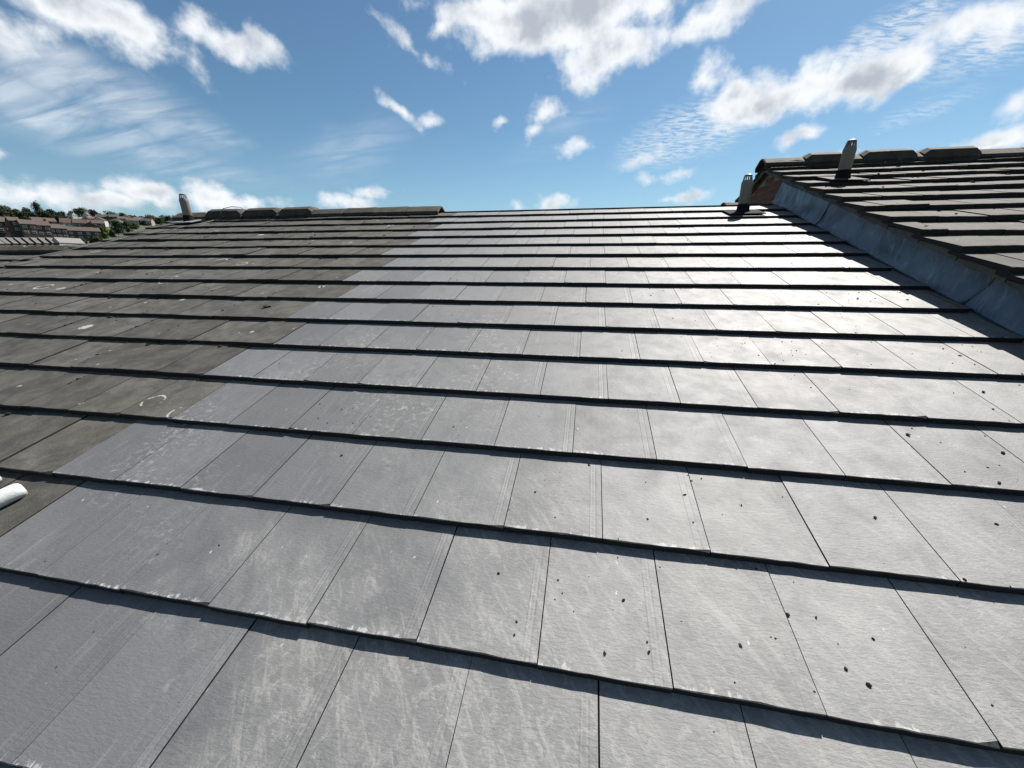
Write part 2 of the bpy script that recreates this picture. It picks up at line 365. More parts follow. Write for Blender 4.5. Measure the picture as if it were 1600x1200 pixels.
# ------------------------------------------------------------------ ground
TER = [(0, 0), (80, .6), (160, 2.4), (250, 10.2), (420, 21.2), (630, 41.5), (840, 61.5), (1050, 75), (1260, 88), (1680, 100), (2200, 95), (4000, 40), (9000, -40)]
def ground_z(x, y):
    dx, dy = x - CAM.x, y - CAM.y; d = math.hypot(dx, dy); a = math.degrees(math.atan2(dx, dy))
    for (d0, z0), (d1, z1) in zip(TER, TER[1:]):
        if d <= d1:
            k = (d-d0)/(d1-d0); z = z0 + (z1-z0)*(k*k*(3-2*k)*.5 + k*.5); break
    else: z = TER[-1][1]
    q = max(0.0, min(1.0, (-36 - a)/14 if a > -120 else (a + 200)/60)); side = .10 + .90*q*q*(3-2*q)       # the hill stands on the left
    return z*side if z > 0 else z
def ground_hit(px, py, dmin=150):
    dr = ray(px, py); h = math.hypot(dr.x, dr.y); d = dmin
    while d < 2000:
        p = CAM + dr*(d/h)
        if p.z <= ground_z(p.x, p.y): return Vector((p.x, p.y, ground_z(p.x, p.y))), d
        d += 1.0
    p = CAM + dr*(1250/h); return Vector((p.x, p.y, ground_z(p.x, p.y))), 1250
def build_ground():
    m, t, b = mat('grass_and_gardens')
    pos = t.add('ShaderNodeNewGeometry').outputs['Position']
    n = t.noise(pos, .05, 8, .65, .5); n2 = t.noise(pos, .9, 5, .6)
    c = t.mix(t.step(n, .38, .62), (.028, .042, .015), (.064, .072, .028))
    c = t.mix(t.m('MULTIPLY', t.step(n2, .5, .75), .5), c, (.10, .085, .055))
    t.l.new(c, b.inputs['Base Color']); b.inputs['Roughness'].default_value = .95
    rad = [0, 20, 45, 60, 80, 100, 120, 140, 160, 180, 210, 250, 290, 330, 380, 420, 470, 520, 570, 630, 700, 770, 840, 950, 1050, 1150, 1260, 1400, 1550, 1680, 2200, 3000, 4000, 6000, 9000]
    N = 120; v = [(CAM.x, CAM.y, 0)]; f = []
    for r in rad[1:]:
        for i in range(N):
            a = 2*math.pi*i/N; x = CAM.x + r*math.sin(a); y = CAM.y + r*math.cos(a)
            v.append((x, y, ground_z(x, y)))
    for i in range(N): f.append((0, 1+(i+1) % N, 1+i))
    for k in range(len(rad)-2):
        for i in range(N):
            j = (i+1) % N; f.append((1+k*N+i, 1+k*N+j, 1+(k+1)*N+j, 1+(k+1)*N+i))
    o = mesh_obj('ground', pydata('ground', v, f, True), None, m); tag(o, kind='structure')
build_ground()

# ------------------------------------------------------------------ the three terraced houses
def house(name, label, slope, u0, u1, ridge_v, eaves_v, wall_u0, wall_u1, roof_u0, roof_u1):
    base = slope.P(0, 0); ridge = slope.P(0, ridge_v, 0); eaves = slope.P(0, eaves_v, 0)
    e = empty(name, ((u0+u1)/2, ridge.y, 0)); tag(e, label, 'house', 'stepped terrace houses')
    inv = Matrix.Translation(-e.location)
    yr, zr = ridge.y, ridge.z; ye, ze = eaves.y, eaves.z
    far_y, far_z = 2*yr - ye, ze
    def shifted(me):
        me.transform(inv); return me
    drop = .105
    tan = (zr-ze)/(yr-ye)
    inset = .25
    prof = [(ye+inset, 0.0), (far_y-inset, 0.0), (far_y-inset, ze - drop + inset*tan), (yr, zr - drop), (ye+inset, ze - drop + inset*tan)]
    wall = mesh_obj('wall', shifted(extrude_x('house_wall', prof, wall_u0, wall_u1)), e, M['brick_wall'])
    n1, n0 = .052, .092
    prof = [(ye, ze-n1), (yr, zr-n1), (far_y, far_z-n1), (far_y, far_z-n0-.006), (yr, zr-n0-.006), (ye, ze-n0-.006)]
    roof = mesh_obj('roof', shifted(extrude_x('roof_deck', prof, roof_u0, roof_u1)), e, M['deck'])
    return e, inv, wall, roof, (yr, zr, far_y, far_z)

RIDGE_M, RIDGE_R = 14.5*G, 16.55*G
U_L, U_R = -15.4*W, 3.79
main, main_inv, main_wall, main_roof, main_dim = house('terraced_house', 'house roof half relaid in smooth new grey tiles, half in mossy old ones',
      main_s, U_L, U_R, RIDGE_M, -4*G, U_L+.05, U_R-.004, U_L+.01, 3.66)
right, right_inv, right_wall, right_roof, right_dim = house('terraced_house', 'taller neighbouring house with old brown tiles behind the lead flashing',
      right_s, U_R, 11.9, RIDGE_R, -4*G, U_R, 11.88, U_R-.055, 11.88)
left, left_inv, left_wall, left_roof, left_dim = house('terraced_house', 'lower neighbouring house with lichened ridge seen beyond the cable and verge',
      left_s, -13.2, U_L, RIDGE_M-.05, -4*G, -13.1, U_L+.044, -13.1, U_L-.012)

# ------------------------------------------------------------------ roof tiles
def tile_mesh(name, seed, w, rough, nx=7, chip=.25, T_NOSE=.026):
    rnd = random.Random(seed); v = []; f = []
    xs = [w*i/nx for i in range(nx+1)]
    for i in range(1, nx): xs[i] += rnd.uniform(-.01, .01)
    ny = [rnd.uniform(-rough, rough) for _ in xs]; nb = [rnd.uniform(-rough*1.2, rough*.6) for _ in xs]
    ch = [.0008 + abs(rnd.gauss(0, rough*.6)) for _ in xs]
    if rnd.random() < chip: k = rnd.choice((0, nx)); ch[k] += rnd.uniform(.003, .008)
    sag = [rnd.uniform(-rough, rough)*.35 for _ in xs]
    rows = []
    rows.append([(x, TILE_L, s*.4) for x, s in zip(xs, sag)])
    rows.append([(x, .05, s*.8) for x, s in zip(xs, sag)])
    rows.append([(x, c*1.6 + y, s) for x, c, y, s in zip(xs, ch, ny, sag)])
    rows.append([(x, y, s - c) for x, c, y, s in zip(xs, ch, ny, sag)])
    rows.append([(x, y*.6 + .002, -T_NOSE + .0015 + b*.8) for x, y, b in zip(xs, ny, nb)])
    rows.append([(x, .035, -T_NOSE + .002) for x in (0, w)])
    rows.append([(x, TILE_L, -.017) for x in (0, w)])
    idx = []
    for r in rows:
        idx.append(list(range(len(v), len(v)+len(r)))); v += r
    for a, b in zip(idx[:4], idx[1:5]):
        for i in range(nx): f.append((a[i], a[i+1], b[i+1], b[i]))
    a = idx[4]; b = idx[5]; f.append(tuple(a) + (b[1], b[0]))
    f.append((idx[5][0], idx[5][1], idx[6][1], idx[6][0]))
    a = idx[0]; f.append(tuple(reversed(a)) + (idx[6][0], idx[6][1]))
    for s, e in ((0, 0), (nx, 1)):
        f.append((idx[0][s], idx[1][s], idx[2][s], idx[3][s], idx[4][s], idx[5][e], idx[6][e]))
    return pydata(name, v, f)
NEW_V = [tile_mesh('new_roof_tile', 100+i, W-.0028, .0010, chip=.35) for i in range(10)]
OLD_V = [tile_mesh('old_roof_tile', 200+i, W-.0045, .0019, chip=.6) for i in range(10)]
T_R = .038; TILT_R = math.atan(T_R/G)
OLR_V = [tile_mesh('old_roof_tile', 300+i, W-.0050, .0022, chip=.6, T_NOSE=T_R) for i in range(8)]
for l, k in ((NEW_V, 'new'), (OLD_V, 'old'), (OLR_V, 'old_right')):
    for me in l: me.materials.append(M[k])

# first joint of the new tiles in each course (in tile widths), and the height of each nose (in gauges)
START = {0: -1.0, 1: -1.49, 2: -.84, 3: -1.38, 4: -.83, 5: -1.37, 6: -.78, 7: -1.32, 8: -.71, 9: -1.31, 10: -.757, 11: -1.31, 12: -.68, 13: -1.26, 14: -.63}
for k in range(-4, 0): START[k] = -1.0 if k % 2 == 0 else -1.53
NOSE = {k: float(k) for k in range(-4, 10)}
NOSE.update({10: 9.93, 11: 10.88, 12: 11.80, 13: 12.74, 14: 13.68})

def lay(slope, inv, parent, name, variants, u, v, width=W, jit=1.0, top=None, wmesh=W, lift=0.0, tilt=TILT):
    rnd = random
    n = rnd.gauss(0, .0007)*jit; y = rnd.gauss(0, .0010)*jit
    mt = slope.mtx(u, v + y, n + .0004 + lift, tilt + rnd.gauss(0, .0012)*jit, rnd.gauss(0, .0014)*jit, rnd.gauss(0, .0022)*jit)
    sx = width/wmesh; sy = 1.0
    if top is not None and v + TILE_L > top: sy = max(.05, (top - v)/TILE_L)
    o = mesh_obj(name, rnd.choice(variants), parent, None, inv @ mt @ Matrix.Diagonal((sx, sy, 1, 1)))
    return o

def main_tiles():
    uL = U_L/W
    for k in range(-4, 15):
        v = NOSE[k]*G; top = RIDGE_M + .004
        s = START[k]; j = s
        while j < 12.30:                                   # new tiles to the right of the boundary
            w = min(1.0, 12.34 - j)
            if w > .06: lay(main_s, main_inv, main_roof, 'new_roof_tile', NEW_V, j*W + .0014, v, w*W, 1.0, top)
            j += 1
        j = s - 1
        while j > uL - 1:                                  # old ones to the left, lifting and slipping a little
            a = max(j, uL + random.uniform(-.09, .09)) if j < uL + .12 else j
            w = j + 1 - a
            if w > .10:
                o = lay(main_s, main_inv, main_roof, 'old_roof_tile', OLD_V, a*W + .002, v + .002, w*W, 2.6, top, lift=.004*noise.noise((a*.45, k*1.7, .3)))
            j -= 1
main_tiles()
def right_tiles():
    for k in range(-4, 17):
        v = (k - .2)*G; off = 0.0 if k % 2 else .5
        j = 0
        u = 3.70 + random.uniform(-.004, .004); first = True
        while u < 8.3:
            w = (1 - off if first and off else 1.0)*W
            if k >= 2: 
                o = lay(right_s, right_inv, right_roof, 'old_roof_tile', OLR_V, u, v, w, 3.0, RIDGE_R + .004, lift=.004*noise.noise((u*1.5, k*1.7, 4.3)), tilt=TILT_R)
            u += w; first = False
right_tiles()
def joined_courses(name, slope, inv, parent, ks, u0, u1, shift, material, top, flip=None):
    v = []; f = []
    for k in ks:
        off = 0 if k % 2 else .5*W
        u = u0
        while u < u1 - .02:
            w = min(W if u > u0 or not off else off, u1 - u)
            me = OLR_V[random.randrange(len(OLR_V))]
            vv = (k+shift)*G; sy = 1.0
            if vv + TILE_L > top: sy = max(.05, (top-vv)/TILE_L)
            mt = slope.mtx(u, vv, random.gauss(0, .0015), TILT_R, random.gauss(0, .003)) @ Matrix.Diagonal((w/W, sy, 1, 1))
            b = len(v)
            for p in me.vertices:
                q = mt @ p.co
                if flip is not None: q.y = 2*flip - q.y
                v.append(inv @ q)
            for p in me.polygons: f.append(tuple(b+i for i in p.vertices))
            u += w
    o = mesh_obj(name, pydata(name, v, f), parent, material); o['kind'] = 'stuff'
    return o
# hidden far slopes, and the parts of the neighbours' roofs out of sight
joined_courses('far_slope_tiles', main_s, main_inv, main_roof, range(-4, 15), U_L, 3.70, -.2, M['old'], RIDGE_M, main_dim[0])
joined_courses('far_slope_tiles', right_s, right_inv, right_roof, range(-4, 17), 3.70, 11.9, -.2, M['old_right'], RIDGE_R, right_dim[0])
joined_courses('remaining_tiles', right_s, right_inv, right_roof, range(-4, 2), 3.70, 11.9, -.2, M['old_right'], RIDGE_R)
joined_courses('remaining_tiles', right_s, right_inv, right_roof, range(2, 17), 8.35, 11.9, -.2, M['old_right'], RIDGE_R)
joined_courses('far_slope_tiles', left_s, left_inv, left_roof, range(-4, 15), -13.1, U_L-.02, -.15, M['old'], RIDGE_M-.05, left_dim[0])
joined_courses('remaining_tiles', left_s, left_inv, left_roof, range(-4, 5), -13.1, U_L-.02, -.15, M['old'], RIDGE_M-.05)
def left_tiles():
    for k in range(5, 15):
        u = U_L - .02
        off = 0 if k % 2 else .5*W
        while u > -13.1:
            w = min(off if off and u > U_L-.03 else W, u + 13.1)
            if w > .03: lay(left_s, left_inv, left_roof, 'old_roof_tile', OLD_V, u-w, (k-.15)*G, w, 2.6, RIDGE_M-.046)
            u -= W if not (off and u > U_L-.03) else off
left_tiles()

# ------------------------------------------------------------------ ridge tiles
def ridge_mesh(name, L, seed, raised=False):
    rnd = random.Random(seed)
    prof = [(-.170, -.078), (-.166, -.044), (-.062, .020), (-.02, .034), (.02, .034), (.062, .020), (.166, -.044), (.170, -.078)]
    if raised: prof = [(-.165, -.075), (-.152, .006), (-.075, .042), (.075, .042), (.152, .006), (.165, -.075)]
    inner = [(y*.86, z - .022) for y, z in prof]
    st = [0, .012, L*.5, L-.012, L]
    sc = [.93, 1, 1, 1, .93]
    if raised: st = [0, .055, L*.5, L-.055, L]; sc = [.80, 1, 1, 1, .80]
    v = []; f = []; n = len(prof)
    for x, s in zip(st, sc):
        dz = -.042*(1-s)/.2*1.0 if raised else -.003*(s < 1)
        for y, z in prof: v.append((x, y*(.97 if s < 1 else 1) + rnd.uniform(-.002, .002), z + (dz if z > -.03 else 0) + rnd.uniform(-.002, .002)))
    for k in range(len(st)-1):
        for i in range(n-1): f.append((k*n+i, k*n+i+1, (k+1)*n+i+1, (k+1)*n+i))
    b = len(v)
    for x in (st[0], st[-1]):
        for y, z in inner: v.append((x, y, z - (.03 if raised else .0)))
    for i in range(n-1):
        f.append((i, i+1, b+i+1, b+i)); e = (len(st)-1)*n
        f.append((e+i, e+i+1, b+n+i+1, b+n+i)); f.append((b+i, b+i+1, b+n+i+1, b+n+i))
    for i in (0, n-1):
        f.append(tuple([k*n+i for k in range(len(st))] + [b+n+i, b+i]))
    return pydata(name, v, f)
def ridge_run(inv, roof, yr, zr, segs, seed):
    for i, (x0, x1, raised) in enumerate(segs):
        lift = .052 if raised else .032
        me = ridge_mesh('ridge_tile', x1-x0-.006, seed+i, raised)
        mt = Matrix.Translation((x0+.003, yr + random.uniform(-.004, .004), zr + lift + random.uniform(-.003, .003))) @ Matrix.Rotation(random.gauss(0, .004), 4, 'Y') @ Matrix.Rotation(random.gauss(0, .006), 4, 'Z')
        mesh_obj('ridge_tile', me, roof, M['ridge'], inv @ mt)
yr, zr = main_dim[0], main_dim[1]
def x_on_ridge(px, py, y):
    d = ray(px, py); return CAM.x + d.x*(y-CAM.y)/d.y
X = lambda px: x_on_ridge(px, 328, yr)
segs = [(U_L+.02, X(310), False), (X(310), X(335), False), (X(333), X(388), True), (X(390), X(443), True), (X(446), X(497), True)]
xa, xb = X(497), X(691); n = 4
segs += [(xa+(xb-xa)*i/n, xa+(xb-xa)*(i+1)/n, False) for i in range(n)]
ridge_run(main_inv, main_roof, yr, zr, segs, 900)
yR, zR = right_dim[0], right_dim[1]
XR = lambda px: x_on_ridge(px, 246, yR)
segs = [(XR(1190), XR(1253), False), (XR(1251), XR(1313), True), (XR(1313), XR(1338), False), (XR(1337), XR(1419), True), (XR(1419), XR(1429), False), (XR(1428), XR(1514), True)]
x = XR(1514)
while x < 11.5: segs.append((x, min(x+.45, 11.9), False)); x += .45
ridge_run(right_inv, right_roof, yR, zR, segs, 950)
segs = []; x = U_L - .02
while x > -13.0: segs.append((x-.45, x, False)); x -= .45
ridge_run(left_inv, left_roof, left_dim[0], left_dim[1], segs, 980)
# mortar bedding under the old ridge of the main roof, and the bare ridge board where the new tiles meet
def lumpy_strip(name, pts, r, parent, inv, material, seed):
    v = []; f = []; m = 6
    for i, p in enumerate(pts):
        for k in range(m):
            a = 2*math.pi*k/m; q = noise.noise((i*.9+seed, k*1.3, seed*.7))
            rr = r*(1 + .35*q)
            v.append(inv @ Vector((p[0] + .01*q, p[1] + rr*math.cos(a)*1.5, p[2] + rr*math.sin(a))))
    for i in range(len(pts)-1):
        for k in range(m): f.append((i*m+k, i*m+(k+1) % m, (i+1)*m+(k+1) % m, (i+1)*m+k))
    f.append(tuple(range(m))); f.append(tuple(range(len(v)-1, len(v)-1-m, -1)))
    return mesh_obj(name, pydata(name, v, f), parent, material)
lumpy_strip('ridge_mortar', [(U_L+.03 + i*.08, yr-.10, zr-.018) for i in range(int((xb-U_L)/.08))], .030, main_roof, main_inv, M['mortar'], 3)
lumpy_strip('ridge_mortar', [(3.72 + i*.1, yR-.11, zR-.02) for i in range(60)], .032, right_roof, right_inv, M['mortar'], 5)
lumpy_strip('ridge_mortar', [(-13.0 + i*.1, left_dim[0]-.11, left_dim[1]-.025) for i in range(83)], .030, left_roof, left_inv, M['mortar'], 6)
rb = extrude_x('ridge_board', [(yr-.004, zr-.05), (yr+.05, zr-.05), (yr+.05, zr-.014), (yr-.004, zr-.006)], xb+.02, 3.66)
rb.transform(main_inv); mesh_obj('ridge_board', rb, main_roof, M['old'])
# a left-over ridge piece beside the gable wall
x0, x1 = x_on_ridge(1128, 315, yr+.25), x_on_ridge(1182, 315, yr+.25)
me = ridge_mesh('loose_ridge_tile', x1-x0, 77, False)
mesh_obj('ridge_tile', me, main_roof, M['ridge'], main_inv @ Matrix.Translation((x0, yr+.20, zr+.015)) @ Matrix.Rotation(R_(3), 4, 'Y') @ Matrix.Rotation(R_(4), 4, 'Z'))

# ------------------------------------------------------------------ verge mortar, bricks and lead along the right-hand gable
def verge():
    for k in range(-3, 17):
        v0, v1 = (k-.2)*G, (k+.8)*G
        if k == 16: v1 = RIDGE_R - .03
        N = 6; prof = []; vv = []; f = []
        for i in range(N+1):
            t = i/N; v = v0 + .012 + (v1-v0-.014)*t
            top = -T_R - .004 - (T_R*t) + .024; bot = -.088 + .012*noise.noise((k*2.1, t*3, 1.0))
            for u, n in ((3.712 + .008*noise.noise((k*3.3, t*4, 2.0)), top - .012), (3.715 + .008*noise.noise((k*2.3, t*4, 7.0)), bot), (3.786, bot - .004), (3.786, top - .012)):
                vv.append(right_inv @ right_s.P(u, v, n))
        for i in range(N):
            for j in range(4): f.append((i*4+j, i*4+(j+1) % 4, (i+1)*4+(j+1) % 4, (i+1)*4+j))
        f.append((0, 1, 2, 3)); f.append((N*4+3, N*4+2, N*4+1, N*4))
        mesh_obj('verge_mortar', pydata('verge_mortar', vv, f), right, M['mortar'])
    # far verge, seen edge-on beyond the ridge
    me = bpy.data.meshes.new('far_verge_mortar'); vv = []; f = []
    N = 30
    for i in range(N+1):
        v = -2*G + (RIDGE_R + 2*G - .05)*i/N
        for u, n in ((3.712, -.05), (3.716, -.092), (3.786, -.095), (3.786, -.05)):
            p = right_s.P(u, v, n + .005*noise.noise((i*.9, n*9, 0))); p.y = 2*yR - p.y; vv.append(right_inv @ p)
    for i in range(N):
        for j in range(4): f.append((i*4+j, i*4+(j+1) % 4, (i+1)*4+(j+1) % 4, (i+1)*4+j))
    f.append((0, 1, 2, 3)); f.append((N*4+3, N*4+2, N*4+1, N*4))
    mesh_obj('verge_mortar', pydata('verge_mortar', vv, f), right, M['mortar'])
verge()
def bricks():
    v, f = box_vf(-.005, .004, 0, .215, 0, .065)
    variants = []
    for s in range(5):
        r = random.Random(s); vv = [(a + r.uniform(-.0015, .0015), b + r.uniform(-.002, .002), c + r.uniform(-.002, .002)) for a, b, c in v]
        me = pydata('brick', vv, f); me.materials.append(M['brick']); variants.append(me)
    def under(y):       # underside of the right-hand roof at this y
        yy = y if y < yR else 2*yR - y
        return zR - (yR-yy)*math.tan(right_s.p) - .105
    def over(y):        # main roof surface at this y
        yy = y if y < yr else 2*yr - y
        return zr - (yr-yy)*math.tan(PITCH)
    z = zr - .6; row = 0
    while z < zR:
        y = 4.35 + (.1125 if row % 2 else 0)
        while y < 7.2:
            if max(z+.065 - under(y), z+.065 - under(y+.215)) < .045 and z+.065 > min(over(y), over(y+.215)) - .02:
                mesh_obj('brick', random.choice(variants), right_wall, None, right_inv @ Matrix.Translation((U_R, y, z)))
            y += .225
        z += .075; row += 1
bricks()
def flashing():
    prof = [(3.781, .205), (3.777, .15), (3.770, .09), (3.760, .04), (3.744, .000), (3.735, -.020)]
    def sheet(v0, v1, lift, wrinkle, sd):
        n = max(4, int((v1-v0)/.045)); m = 14; vv = []; f = []
        for i in range(n+1):
            t = i/n; v = v0 + (v1-v0)*t
            for j in range(m+1):
                s = j/m*(len(prof)-1); a = min(int(s), len(prof)-2); k = s-a
                u = prof[a][0]*(1-k) + prof[a+1][0]*k; nn = prof[a][1]*(1-k) + prof[a+1][1]*k
                body = math.sin(math.pi*min(1, max(0, j/m)))
                q = noise.noise((v*2.4+sd, j/m*2.2, sd))*.012 + noise.noise((v*12+sd, j/m*1.4, 3.1+sd))*wrinkle
                fold = 0
                for vc in (10.0*G, 7.85*G): fold -= .020*math.exp(-((v-vc - .03*(j/m))/.02)**2)
                edge = .010*noise.noise((v*1.9, sd, 5.0)) + .006*noise.noise((v*7, sd, 8.0))
                off = q*(.25+.75*body) + fold*body
                uu = min(u - lift - .006 + off, 3.780 - (.0 if j else 0))
                vv.append(right_inv @ main_s.P(uu, v - .05*(1 - j/m), nn + (edge if j == 0 else edge*.4 if j == m else 0)))
        for i in range(n):
            for j in range(m): f.append((i*(m+1)+j, i*(m+1)+j+1, (i+1)*(m+1)+j+1, (i+1)*(m+1)+j))
        me = pydata('flashing_sheet', vv, f, True)
        o = mesh_obj('flashing_sheet', me, right, M['lead'])
        sol = o.modifiers.new('thickness', 'SOLIDIFY'); sol.thickness = .003; sol.offset = 0
        return o
    sheet(11.75*G, 15.1*G, .012, .034, 1.0)
    sheet(6.30*G, 11.95*G, .003, .012, 4.0)
    sheet(1.0*G, 6.50*G, -.004, .012, 9.0)
    sheet(-4*G, 1.2*G, .003, .006, 13.0)
    # lead gutter between the last tiles and the wall
    vv = []; f = []
    n = 60
    for i in range(n+1):
        v = -4*G + (RIDGE_M + 4*G)*i/n
        for u, nn in ((3.60, -.040), (3.69, -.043), (3.735, -.040), (3.752, -.018), (3.760, .03)): vv.append(right_inv @ main_s.P(u, v, nn - .004 + .003*noise.noise((v*5, u*9, 0))))
    for i in range(n):
        for j in range(4): f.append((i*5+j, i*5+j+1, (i+1)*5+j+1, (i+1)*5+j))
    o = mesh_obj('lead_gutter', pydata('lead_gutter', vv, f, True), right, M['lead'])
flashing()

# ------------------------------------------------------------------ vent terminals
def lathe(name, prof, seg=20, smooth=True, close=True):
    v = []; f = []
    for r, z in prof:
        for k in range(seg): a = 2*math.pi*k/seg; v.append((r*math.cos(a), r*math.sin(a), z))
    for i in range(len(prof)-1):
        for k in range(seg): f.append((i*seg+k, i*seg+(k+1) % seg, (i+1)*seg+(k+1) % seg, (i+1)*seg+k))
    if close: f.append(tuple(range(seg))); f.append(tuple(range(len(v)-1, len(v)-1-seg, -1)))
    me = pydata(name, v, f)
    if smooth:
        for p in me.polygons: p.use_smooth = len(p.vertices) == 4
        me.set_sharp_from_angle(angle=R_(38)) if hasattr(me, 'set_sharp_from_angle') else None
    return me
def vent(parent, inv, slope, u, v, n, top_z, plate_mat, plate_w, lean=(0, 0), rad=.056):
    p = slope.P(u, v, n); H = top_z - p.z
    up = Matrix.Translation(p) @ Matrix.Rotation(lean[0], 4, 'X') @ Matrix.Rotation(lean[1], 4, 'Y')
    h0 = .085; h1 = H - .085
    r = rad
    pipe = mesh_obj('vent_pipe', lathe('vent_pipe', [(r*.96, -.02), (r*.97, h0), (r, h0+.005), (r*1.00, h1-.03), (r*1.02, h1-.02), (r*1.02, h1), (r*.88, h1+.028), (r*.74, h1+.030), (r*.74, h1-.02)]), parent, M['grey_plastic'], inv @ up)
    tilt = slope.p - TILT
    plate_v = []; N = 8
    pv, pf = box_vf(-plate_w/2, plate_w/2, -.17, .17, -.004, .006)
    rot = Matrix.Rotation(tilt, 4, 'X')
    bm = pydata('base_plate', pv, pf)
    mesh_obj('base_plate', bm, pipe, plate_mat, Matrix.Rotation(-lean[0], 4, 'X') @ rot @ Matrix.Translation((0, 0, .012)))
    mesh_obj('collar', lathe('collar', [(r*1.32, -.012), (r*1.25, .018), (r*1.14, .035), (r*1.10, h0), (r*1.0, h0+.002)]), pipe, M['black_rubber'])
    # cage of slats round the open top
    z0, z1 = h1+.026, H
    ns = 11
    for k in range(ns):
        a = 2*math.pi*k/ns
        sv, sf = box_vf(-.004, .004, -.0045, .0045, 0, 1)
        me = pydata('cage_slat', [((r*(.80 - .20*z) + x)*math.cos(a) - y*math.sin(a), (r*(.80-.20*z)+x)*math.sin(a) + y*math.cos(a), z0 + (z1-z0-.004)*z) for x, y, z in sv], sf)
        mesh_obj('cage_slat', me, pipe, M['grey_plastic'])
    mesh_obj('cap', lathe('cap', [(r*.66, z1-.010), (r*.68, z1-.004), (r*.50, z1+.004), (r*.2, z1+.007)]), pipe, M['grey_plastic'])
    return pipe
def z_above(px, py, y):
    d = ray(px, py); return CAM.z + d.z*(y-CAM.y)/d.y
p = main_s.P(-14.03*W, 13.72*G); vent(main, main_inv, main_s, -14.03*W, 13.72*G, -.012, z_above(290, 303, p.y), M['lead_plate'], .40, (0, R_(-2)))
p = main_s.P(10.75*W, 13.35*G); vent(main, main_inv, main_s, 10.75*W, 13.35*G, -.012, z_above(1168, 273, p.y), M['black_rubber'], .36)
def right_uv(px, py):
    d = ray(px, py); o = right_s.P(0, 0); n = right_s.P(0, 0, 1) - o
    t = (o-CAM).dot(n)/d.dot(n); q = CAM + d*t - o
    return q.x, q.dot(right_s.P(0, 1, 0) - o)
u, v = right_uv(1316, 279)
p = right_s.P(u, v); vent(right, right_inv, right_s, u, v, -.012, z_above(1328, 219, p.y), M['old_right'], .34, (0, R_(2)))

# ------------------------------------------------------------------ points on the main roof from the photograph
def surf_n(v):           # height of the tile surface above the nose plane
    k = max(q for q in NOSE if NOSE[q]*G <= v + 1e-6)
    return -(v - NOSE[k]*G)*math.tan(TILT)
def main_uv(px, py):
    d = ray(px, py); o = main_s.P(0, 0); n = main_s.P(0, 0, 1) - o
    nn = 0.0
    for _ in range(4):
        t = (o + n*nn - CAM).dot(n)/d.dot(n); q = CAM + d*t - o
        u, v = q.x, q.dot(main_s.P(0, 1, 0) - o); nn = surf_n(v)
    return u, v

# ------------------------------------------------------------------ loose things on the tiles
def crumb_mesh(seed):
    bm = bmesh.new(); bmesh.ops.create_icosphere(bm, subdivisions=1, radius=1)
    r = random.Random(seed)
    for vt in bm.verts:
        vt.co *= r.uniform(.6, 1.15); vt.co.z *= .6
    me = bpy.data.meshes.new('moss_crumb'); bm.to_mesh(me); bm.free(); me.materials.append(M['crumb']); return me
CR = [crumb_mesh(i) for i in range(6)]
spots = [(1231, 961, .0075), (1357, 1071, .0085), (1321, 1045, .006), (1275, 965, .005), (1418, 680, .011), (1567, 708, .010), (1367, 809, .008), (1556, 819, .008),
         (534, 712, .008), (1536, 613, .012), (1340, 467, .014), (1211, 998, .005), (1204, 996, .004), (1364, 998, .005), (1148, 1067, .004), (1014, 1019, .006),
         (867, 809, .005), (1012, 811, .005), (1272, 1081, .005), (1418, 469, .011), (1507, 906, .007), (688, 408, .010), (1561, 755, .009), (779, 896, .005)]
for i, (px, py, r) in enumerate(spots):
    r *= .66
    u, v = main_uv(px, py)
    o = mesh_obj('moss_crumb', CR[i % 6], None, None)
    o.matrix_world = main_s.mtx(u, v, surf_n(v) + r*.45, TILT, random.uniform(0, 6)) @ Matrix.Diagonal((r*random.uniform(.8, 1.5), r, r*.85, 1))
    tag(o, 'dark crumb of moss or mortar lying on the new grey tiles', 'crumb', 'crumbs on the new tiles')
def lumps(name, items, material, label, cat):
    v = []; f = []
    for (P, r, fl, yaw) in items:
        me = CR[random.randrange(6)]; b = len(v)
        ca, sa = math.cos(yaw), math.sin(yaw)
        for q in me.vertices:
            x, y, z = q.co.x*fl, q.co.y, q.co.z
            v.append(P + Vector(((x*ca - y*sa)*r, (x*sa + y*ca)*r, z*r)))
        for p in me.polygons: f.append(tuple(b+i for i in p.vertices))
    o = mesh_obj(name, pydata(name, v, f), None, material); tag(o, label, cat, None, 'stuff'); return o
items = []
rg = random.Random(5)
for _ in range(2200):
    u = rg.uniform(-1, 12.2)*W; v = rg.uniform(-.8, 12)*G
    dens = .10 + .9*max(0, min(1, (u-1.2)/2.2))
    if noise.noise((u*2.2, v*2.2, 1.3)) + rg.uniform(-.35, .35) < .32 - .45*dens: continue
    r = abs(rg.gauss(0, .0017)) + .0010
    items.append((main_s.P(u, v, surf_n(v) + r*.3), r, rg.uniform(.8, 1.7), rg.uniform(0, 6)))
lumps('grit', items, M['crumb'], 'fine dark grit scattered over the new grey tiles', 'grit')
items = []
